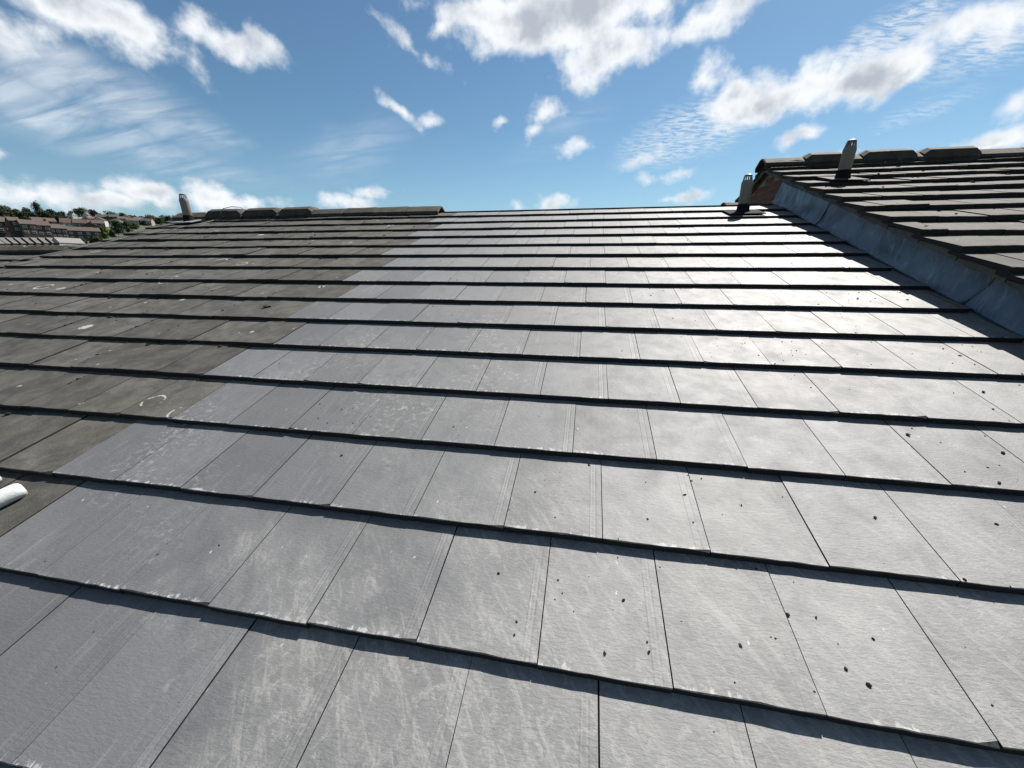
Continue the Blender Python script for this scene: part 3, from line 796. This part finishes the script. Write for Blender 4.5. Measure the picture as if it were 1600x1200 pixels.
for k in range(-1, 15):          # moss in the joints and on the noses of the old tiles
    s = START[k]; j = s - 1
    while j > U_L/W:
        if rg.random() < .55:
            m = rg.randrange(2, 9); t0 = rg.uniform(.1, .8); 
            for _ in range(m):
                t = t0 + rg.gauss(0, .10)
                if not .02 < t < .97: continue
                vv = (NOSE[k] + t*(NOSE.get(k+1, 14.5)-NOSE[k]))*G; r = abs(rg.gauss(0, .005)) + .003
                items.append((main_s.P(j*W + rg.gauss(0, .003), vv, surf_n(vv) + r*.15), r, rg.uniform(.6, 1.0), rg.uniform(-.3, .3)))
        if rg.random() < .45:
            u = (j + rg.random())*W
            for _ in range(rg.randrange(1, 5)):
                vv = (NOSE[k] + rg.uniform(.86, 1.0)*(NOSE.get(k+1, 14.5)-NOSE[k]))*G; r = abs(rg.gauss(0, .006)) + .004
                items.append((main_s.P(u + rg.gauss(0, .03), vv, surf_n(vv) + r*.2), r, rg.uniform(.8, 1.8), rg.uniform(0, 6)))
        j -= 1
u, v = main_uv(417, 480)
for _ in range(5): items.append((main_s.P(u + rg.gauss(0, .012), v + rg.gauss(0, .006), surf_n(v) + .006), .014, 1.4, .3))
lumps('moss', items, M['moss'], 'dry dark moss in the joints of the old left-hand tiles', 'moss')
items = []
for k in range(3, 17):
    for _ in range(26 if k > 11 else 12):
        u = rg.uniform(3.75, 7.0); t = rg.choice((rg.uniform(.8, 1.0), rg.uniform(.0, 1.0)))
        if k <= 11 and rg.random() < .5: continue
        vv = (k - .2 + t)*G
        if vv > RIDGE_R - .1: continue
        r = abs(rg.gauss(0, .007)) + .004
        items.append((right_s.P(u, vv, -t*T_R + r*.2), r, rg.uniform(1, 2.2), rg.uniform(0, 6)))
lumps('moss', items, M['moss'], 'dry moss tufts on the taller neighbour roof near its vent', 'moss')

# the white tube ends on the old tile
def tube(pts, rads, name, seam=True):
    v = []; f = []; m = 14
    up = main_s.P(0, 0, 1) - main_s.P(0, 0, 0)
    for i, (p, r) in enumerate(zip(pts, rads)):
        d = (pts[min(i+1, len(pts)-1)] - pts[max(i-1, 0)]).normalized(); s = d.cross(up).normalized(); n = s.cross(d)
        for k in range(m):
            a = 2*math.pi*k/m
            rr = r*(1 + .035*noise.noise((i*.8, k*.9, 2.2)))
            if seam and k in (10, 11): rr *= 1.10 + .06*noise.noise((i*2.1, k, 1.0))
            if seam and k == 9: rr *= .90
            v.append(p + s*math.cos(a)*rr + n*math.sin(a)*rr*.9)
    for i in range(len(pts)-1):
        for k in range(m): f.append((i*m+k, i*m+(k+1) % m, (i+1)*m+(k+1) % m, (i+1)*m+k))
    f.append(tuple(range(m))); f.append(tuple(range(len(v)-1, len(v)-1-m, -1)))
    me = pydata(name, v, f, True); return mesh_obj(name, me, None, M['white_tube'])
def tube_from(pxa, pxb, rad, label, L=.30):
    ua, va = main_uv(*pxa); ub, vb = main_uv(*pxb)
    A = main_s.P(ua, va, surf_n(va) + rad*.88); B = main_s.P(ub, vb, surf_n(vb) + rad*.88)
    d = (B-A).normalized(); pts = []; rr = []
    for q, s in ((0, .45), (.004, .78), (.012, .95), (.025, 1.0)): pts.append(A + d*q); rr.append(rad*s)
    for i in range(1, 13): pts.append(A + d*(.025 + L*i/12)); rr.append(rad*(1 + .03*math.sin(i*.9)))
    o = tube(pts, rr, 'white_tube'); tag(o, label, 'tube'); return o
tube_from((47, 770), (-3, 794), .033, 'chalky white tube with a ragged seam on the old tile, the larger one')
tube_from((6, 750), (-30, 768), .020, 'smaller white tube tip tucked under the nose of an old tile')

# thin cable lying across the old tiles up to the ridge
def cable():
    pts = [(-15.22, 8.64), (-14.77, 9.68), (-14.28, 10.52), (-14.1, 11.1), (-13.69, 11.52), (-13.1, 12.3), (-12.65, 13.03), (-12.5, 13.7), (-12.46, 14.1)]
    dense = []
    for a, b in zip(pts, pts[1:]):
        for i in range(8): t = i/8; dense.append((a[0]+(b[0]-a[0])*t, a[1]+(b[1]-a[1])*t))
    dense.append(pts[-1])
    P = [main_s.P(u*W, v*G, .010 + .006*noise.noise((v*1.3, 0, 0))) for u, v in dense]
    P = [main_s.P(-15.6*W, 8.3*G, .006), main_s.P(-15.5*W, 8.4*G, .010)] + P
    e = P[-1]; 
    P += [Vector((e.x + .02, yr - .19, zr + .01)), Vector((e.x + .06, yr - .165, zr + .085)), Vector((e.x + .12, yr - .06, zr + .125)), Vector((e.x + .15, yr + .06, zr + .125)), Vector((e.x + .17, yr + .19, zr + .05)), Vector((e.x + .18, yr + .4, zr - .08))]
    v = []; f = []; m = 6; r = .0055
    for i, p in enumerate(P):
        d = (P[min(i+1, len(P)-1)] - P[max(i-1, 0)]).normalized(); s = d.cross(Vector((0, 0, 1))).normalized(); n = s.cross(d)
        for k in range(m): a = 2*math.pi*k/m; v.append(p + (s*math.cos(a) + n*math.sin(a))*r)
    for i in range(len(P)-1):
        for k in range(m): f.append((i*m+k, i*m+(k+1) % m, (i+1)*m+(k+1) % m, (i+1)*m+k))
    f.append(tuple(range(m))); f.append(tuple(range(len(v)-1, len(v)-1-m, -1)))
    o = mesh_obj('cable', pydata('cable', v, f, True), None, M['cable']); tag(o, 'thin grey cable lying over the old tiles and ridge', 'cable')
cable()

# ------------------------------------------------------------------ the hillside beyond
M['far_brick'] = plain('far_brown_brick', (.078, .050, .038), .9, .25, .6)
M['far_brick2'] = plain('far_dark_brick', (.060, .044, .036), .9, .25, .6)
M['far_render'] = plain('far_white_render', (.40, .39, .37), .85, .15, .6)
M['far_cream'] = plain('far_cream_render', (.25, .23, .19), .85, .15, .6)
M['far_roof'] = plain('far_brown_roof', (.064, .050, .042), .85, .25, .8)
M['far_red'] = plain('far_red_roof', (.076, .047, .038), .85, .25, .8)
M['far_slate'] = plain('far_slate_roof', (.080, .077, .076), .6, .25, .8)
M['far_window'] = plain('far_window_frame', (.55, .54, .52), .6, .1, 1)
M['far_glass'] = plain('far_glass', (.03, .035, .04), .15, .1, 1)
M['bark'] = plain('bark', (.06, .045, .03), .95, .3, 2)

def far_house(px, py, w, d, h, rh, yaw, wallm, roofm, label, rows=2, nwin=4, chimney=True, ridge_along=True, group='houses on the far hillside'):
    P, dist = ground_hit(px, py)
    e = empty('house', P); face = math.atan2(CAM.x - P.x, CAM.y - P.y)
    e.rotation_euler = (0, 0, math.pi - face + R_(yaw)); tag(e, label, 'house', group)
    v, f = box_vf(-w/2, w/2, -d/2, d/2, -4.0, h)
    if ridge_along: v += [(-w/2, 0, h+rh*.97), (w/2, 0, h+rh*.97)]; f = f[:1] + f[2:4] + [(2, 3, 7, 6)[::1]] + [(0, 4, 8, 7, 3), (1, 2, 6, 9, 5), (4, 5, 9, 8), (6, 7, 8, 9)]; f = [q for q in f if q != (1, 2, 6, 5)]
    else: v += [(0, -d/2, h+rh*.97), (0, d/2, h+rh*.97)]; f = [f[0], (0, 1, 5, 8, 4), (2, 3, 7, 9, 6), (1, 2, 6, 5), (3, 0, 4, 7), (4, 8, 9, 7), (5, 6, 9, 8)]
    mesh_obj('wall', pydata('wall', v, f), e, wallm)
    o = .35; t = .22
    if ridge_along:
        pr = [(-d/2-o, h-o*rh/(d/2)), (0, h+rh), (d/2+o, h-o*rh/(d/2)), (d/2+o, h-o*rh/(d/2)+t), (0, h+rh+t), (-d/2-o, h-o*rh/(d/2)+t)]
        me = extrude_x('roof', pr, -w/2-.25, w/2+.25)
    else:
        pr = [(-w/2-o, h-o*rh/(w/2)), (0, h+rh), (w/2+o, h-o*rh/(w/2)), (w/2+o, h-o*rh/(w/2)+t), (0, h+rh+t), (-w/2-o, h-o*rh/(w/2)+t)]
        me = extrude_x('roof', pr, -d/2-.25, d/2+.25); me.transform(Matrix.Rotation(math.pi/2, 4, 'Z'))
    rf = mesh_obj('roof', me, e, roofm)
    if chimney:
        v, f = box_vf(-.45, .45, -.35, .35, 0, 2.0); c = mesh_obj('chimney', pydata('chimney', v, f), rf, M['far_brick'])
        c.location = ((w/2-.8, 0, h+rh-.7) if ridge_along else (0, d/2-.8, h+rh-.7))
    if nwin:
        for r in range(rows):
            for i in range(nwin):
                x = -w/2 + w*(i+.5)/nwin; z = max(.8, h - 2.0 - (rows-1-r)*2.7)
                v, f = box_vf(-.75, .75, -.09, .06, 0, 1.25)
                wi = mesh_obj('window', pydata('window', v, f), e, M['far_window']); wi.location = (x, -d/2, z)
                v, f = box_vf(-.62, -.05, -.02, .02, .14, 1.1)
                v2, f2 = box_vf(.05, .62, -.02, .02, .14, 1.1)
                pa = mesh_obj('pane', pydata('pane', v+v2, f+[tuple(q+8 for q in ff) for ff in f2]), wi, M['far_glass']); pa.location = (0, -.09, 0)
    return e

def block(x0, x1, base, eave, ridge, yaw, wallm, roofm, label, rows=2, nwin=4, chimney=True, along=True, group='houses on the far hillside', depth=8.5, stretch=1.0):
    px = (x0+x1)/2; P, dist = ground_hit(px, base)
    dd = math.hypot(P.x-CAM.x, P.y-CAM.y)
    def hz(y): d = ray(px, y); return CAM.z + d.z/math.hypot(d.x, d.y)*dd - P.z
    w = R_(azel(x1, base)[0] - azel(x0, base)[0])*dd*stretch
    return far_house(px, base, w, depth, hz(eave), max(1.0, hz(ridge)-hz(eave)), yaw, wallm, roofm, label, rows, nwin, chimney, along, group)
B1, B2, WH, CRM = M['far_brick'], M['far_brick2'], M['far_render'], M['far_cream']
RO, RE, SL = M['far_roof'], M['far_red'], M['far_slate']
block(-14, 24, 373, 347, 339, 8, B2, RO, 'dark brown brick block with grey-brown roof below the crest trees', 2, 3)
block(22, 39, 375, 346, 340, 8, B2, RO, 'narrow brown brick house next to the yellow-green bush', 2, 1)
block(38, 62, 376, 351, 344, 8, B1, RO, 'brown brick terrace house stepping down past the narrow house', 2, 2)
block(60, 84, 376, 353, 346, 8, B2, RE, 'brown brick terrace house with a red roof above the garages', 2, 2)
block(80, 108, 376, 357.5, 351, 8, B1, RO, 'brown brick terrace house with white windows above the garages', 2, 3)
block(107, 160, 376, 361.5, 355.5, 6, B2, RO, 'long brown brick house beside the light green tree', 2, 4)
block(52, 90, 356, 346, 340.5, 8, B1, RE, 'upper terrace house with a long red roof under the trees', 1, 4)
block(98, 118, 357, 348.5, 341.5, -6, WH, RE, 'pale house with red tiled roof and bright fascia on the slope', 1, 3)
block(118, 137, 358, 349, 342.5, -8, B1, RE, 'red roofed brick house next to the pale fascia house', 2, 3)
block(110, 119, 342, 335.5, 331.5, 30, WH, SL, 'white gabled house among the crest trees', 1, 2, True, False)
block(134, 143, 343, 336.5, 332.5, -25, WH, SL, 'white gabled house under the round crest tree', 1, 2, True, False)
sm = [(148, 350), (158, 353), (163, 346), (172, 349), (180, 345), (186, 353), (194, 349), (201, 346), (208, 352), (213, 347), (219, 351), (226, 348), (232, 352), (238, 349), (152, 358), (146, 364)]
for i, (px, py) in enumerate(sm):
    wm = random.choice([WH, CRM, CRM, B1]); rm = random.choice([RO, RE, SL])
    far_house(px, py, random.uniform(9, 13), 8, random.uniform(4.6, 5.4), random.uniform(2.4, 3.2), random.uniform(-30, 30), wm, rm,
              'tiny distant %s house with a %s roof on the hillside' % ({WH: 'white', CRM: 'cream', B1: 'brick'}[wm], {RO: 'brown', RE: 'red', SL: 'slate'}[rm]), 1, 3, i % 3 == 0, i % 2 == 0, 'small houses scattered on the hillside')
# the nearest row: narrow pitched garages running down towards the valley
for i in range(9):
    px = 2 + i*12.0
    far_house(px, 389.0 - .30*i, 2.5, 8.5, 2.3, 1.7, -24, WH if i == 8 else B2, SL,
              'white walled garage ending the row of narrow slate roofs' if i == 8 else 'narrow slate roofed garage in the row of parallel roofs', 1, 0, False, False, 'row of narrow garages')
block(99, 121, 387, 379, 372.5, -42, WH, SL, 'white rendered house with slate roof at the end of the garages', 1, 2, False, False, 'houses on the far hillside', 12, .62)

# ------------------------------------------------------------------ trees
def leaf_material(name, a, b_):
    m, t, b = mat(name)
    ob = t.add('ShaderNodeTexCoord').outputs['Object']
    n = t.noise(ob, .7, 4, .6)
    t.l.new(t.mix(t.step(n, .35, .65), a, b_), b.inputs['Base Color']); b.inputs['Roughness'].default_value = .75
    b.inputs['Specular IOR Level'].default_value = .2
    return m
M['leaf_dark'] = leaf_material('leaf_dark', (.011, .023, .009), (.025, .042, .015))
M['leaf_mid'] = leaf_material('leaf_mid', (.018, .034, .011), (.040, .062, .018))
M['leaf_light'] = leaf_material('leaf_light', (.045, .066, .018), (.072, .094, .028))
M['leaf_rust'] = leaf_material('leaf_rust', (.066, .042, .026), (.100, .068, .038))
def crown_mesh(seed, W_, H_, n=1500):
    r = random.Random(seed); v = []; f = []
    cl = []
    for _ in range(18):
        a = r.uniform(0, 2*math.pi); q = math.sqrt(r.random())*.62; z = r.uniform(.14, .86)
        k = math.sin(math.pi*min(.98, z*.8+.12))
        cl.append((math.cos(a)*q*k*W_*.62, math.sin(a)*q*k*W_*.62, z*H_, r.uniform(.19, .36)))
    for i in range(n):
        c = r.choice(cl); d = Vector((r.gauss(0, 1), r.gauss(0, 1), r.gauss(0, 1))).normalized()
        rad = c[3]*(.55 + .5*r.random())
        p = Vector((c[0] + d.x*rad*W_, c[1] + d.y*rad*W_, c[2] + d.z*rad*H_*.75))
        if p.z < .06*H_: continue
        s = r.uniform(.25, .55)*(W_/8)**.5
        t1 = Vector((r.gauss(0, 1), r.gauss(0, 1), r.gauss(0, 1))).normalized(); t2 = t1.cross(d + Vector((.01, 0, 0))).normalized()
        b = len(v); v += [p - t1*s - t2*s*.5, p + t1*s - t2*s*.6, p + t1*s*.8 + t2*s*.6, p - t1*s*.7 + t2*s*.7]; f.append((b, b+1, b+2, b+3))
    me = bpy.data.meshes.new('crown'); me.from_pydata([tuple(q) for q in v], [], f); me.update(); return me
def tree(px, base_y, top_y, wpx, m, label, seed, dist=None, name='tree', n=1500):
    P, d = ground_hit(px, base_y)
    dr = ray(px, top_y); h = math.hypot(dr.x, dr.y); dd = math.hypot(P.x-CAM.x, P.y-CAM.y)
    H = max(2.5, CAM.z + dr.z/h*dd - P.z)
    a0 = azel(px-wpx/2, base_y)[0]; a1 = azel(px+wpx/2, base_y)[0]; Wm = R_(a1-a0)*dd
    e = empty(name, P); tag(e, label, 'tree' if name == 'tree' else 'bush', 'trees on the far hillside' if name == 'tree' else 'bushes on the far hillside')
    mesh_obj('crown', crown_mesh(seed, Wm, H, n), e, M[m])
    r = max(.12, H*.022)
    tv = []; tf = []; sg = 7
    for z, k in ((-1.5, 1.3), (H*.25, .9), (H*.6, .45), (H*.8, .12)):
        for i in range(sg): an = 2*math.pi*i/sg; tv.append((r*k*math.cos(an) + .15*math.sin(z), r*k*math.sin(an), z))
    for j in range(3):
        for i in range(sg): tf.append((j*sg+i, j*sg+(i+1) % sg, (j+1)*sg+(i+1) % sg, (j+1)*sg+i))
    mesh_obj('trunk', pydata('trunk', tv, tf, True), e, M['bark'])
    return e
T = 'tree'
tree(3, 346, 318, 26, 'leaf_mid', 'bright green tree topping the far end of the crest', 1)
tree(18, 346, 322, 26, 'leaf_dark', 'dark round tree left of the crest gap', 2)
tree(30, 346, 327, 20, 'leaf_dark', 'dark low tree above the brick block', 3)
tree(46, 346, 325, 22, 'leaf_dark', 'dark pointed tree beside the tall lone crown', 4)
tree(64, 346, 316, 15, 'leaf_dark', 'tall lone dark tree rising above the crest', 5, n=3200)
tree(72, 347, 328, 26, 'leaf_dark', 'broad dark tree right of the tall one', 6)
tree(88, 349, 327, 30, 'leaf_dark', 'widest dark evergreen mass above the red roof', 7)
tree(101, 348, 330, 18, 'leaf_dark', 'small dark tree where the evergreen mass ends', 8)
tree(118, 340, 327, 18, 'leaf_mid', 'tree behind the white gabled house on the crest', 9)
tree(130, 341, 324, 24, 'leaf_mid', 'round crest tree between the two white gables', 10)
tree(146, 343, 328, 22, 'leaf_dark', 'dark crest tree right of the second white gable', 11)
tree(157, 343, 332, 14, 'leaf_mid', 'low crest tree above the scattered houses', 12)
tree(174, 342, 330, 26, 'leaf_mid', 'domed crest tree over the scattered houses', 13)
tree(192, 345, 333, 22, 'leaf_mid', 'flat crest tree beyond the scattered houses', 14)
tree(207, 346, 336, 20, 'leaf_dark', 'small dark crest tree over the far houses', 15)
tree(222, 347, 338, 16, 'leaf_dark', 'dark tree among the farthest houses', 16)
tree(238, 349, 335, 22, 'leaf_rust', 'rust coloured tree near the lone vent', 17)
tree(262, 350, 336, 20, 'leaf_dark', 'dark tree just left of the lone vent', 18)
tree(277, 350, 337, 16, 'leaf_dark', 'dark tree partly behind the lone vent', 19)
tree(186, 366, 345, 22, 'leaf_dark', 'dark tree standing in front of the scattered houses', 20)
tree(202, 364, 347, 16, 'leaf_mid', 'green tree right of the dark middle tree', 21)
tree(164, 374, 354, 20, 'leaf_light', 'light green tree beside the long brick house', 22)
tree(176, 372, 358, 14, 'leaf_mid', 'mid green tree just past the light green one', 23)
tree(31, 372, 357, 13, 'leaf_light', 'yellow-green bush between the brick block and terrace', 24, name='bush', n=700)
tree(128, 386, 374, 22, 'leaf_dark', 'dark bush by the white gable end of the slate row', 25, name='bush', n=800)
tree(150, 380, 369, 22, 'leaf_mid', 'green bush below the long brick house', 26, name='bush', n=800)
tree(108, 351, 342, 12, 'leaf_mid', 'small green bush left of the bright fascia', 27, name='bush', n=500)
tree(57, 352, 343, 10, 'leaf_dark', 'dark bush above the upper brown roof', 28, name='bush', n=500)

tree(38, 347, 331, 20, 'leaf_dark', 'dark tree filling the gap above the narrow brick house', 31)
tree(55, 348, 331, 18, 'leaf_dark', 'dark tree at the foot of the tall lone crown', 32)
tree(80, 349, 330, 24, 'leaf_dark', 'dark evergreen next to the widest evergreen mass', 33)
tree(8, 347, 327, 24, 'leaf_dark', 'dark tree in front of the bright green crest tree', 34)
tree(95, 351, 335, 16, 'leaf_dark', 'dark tree above the pale fascia house', 35)
tree(194, 360, 348, 16, 'leaf_dark', 'dark tree touching the middle dark tree', 36)
tree(150, 352, 344, 12, 'leaf_mid', 'small tree between the red roofed house and the scattered houses', 37)
tree(212, 358, 349, 18, 'leaf_mid', 'low tree just above the stepped tile verge', 38)
tree(228, 353, 345, 14, 'leaf_dark', 'low dark tree under the rust coloured one', 39)
tree(250, 350, 340, 16, 'leaf_mid', 'green tree between the rust tree and the vent', 40)
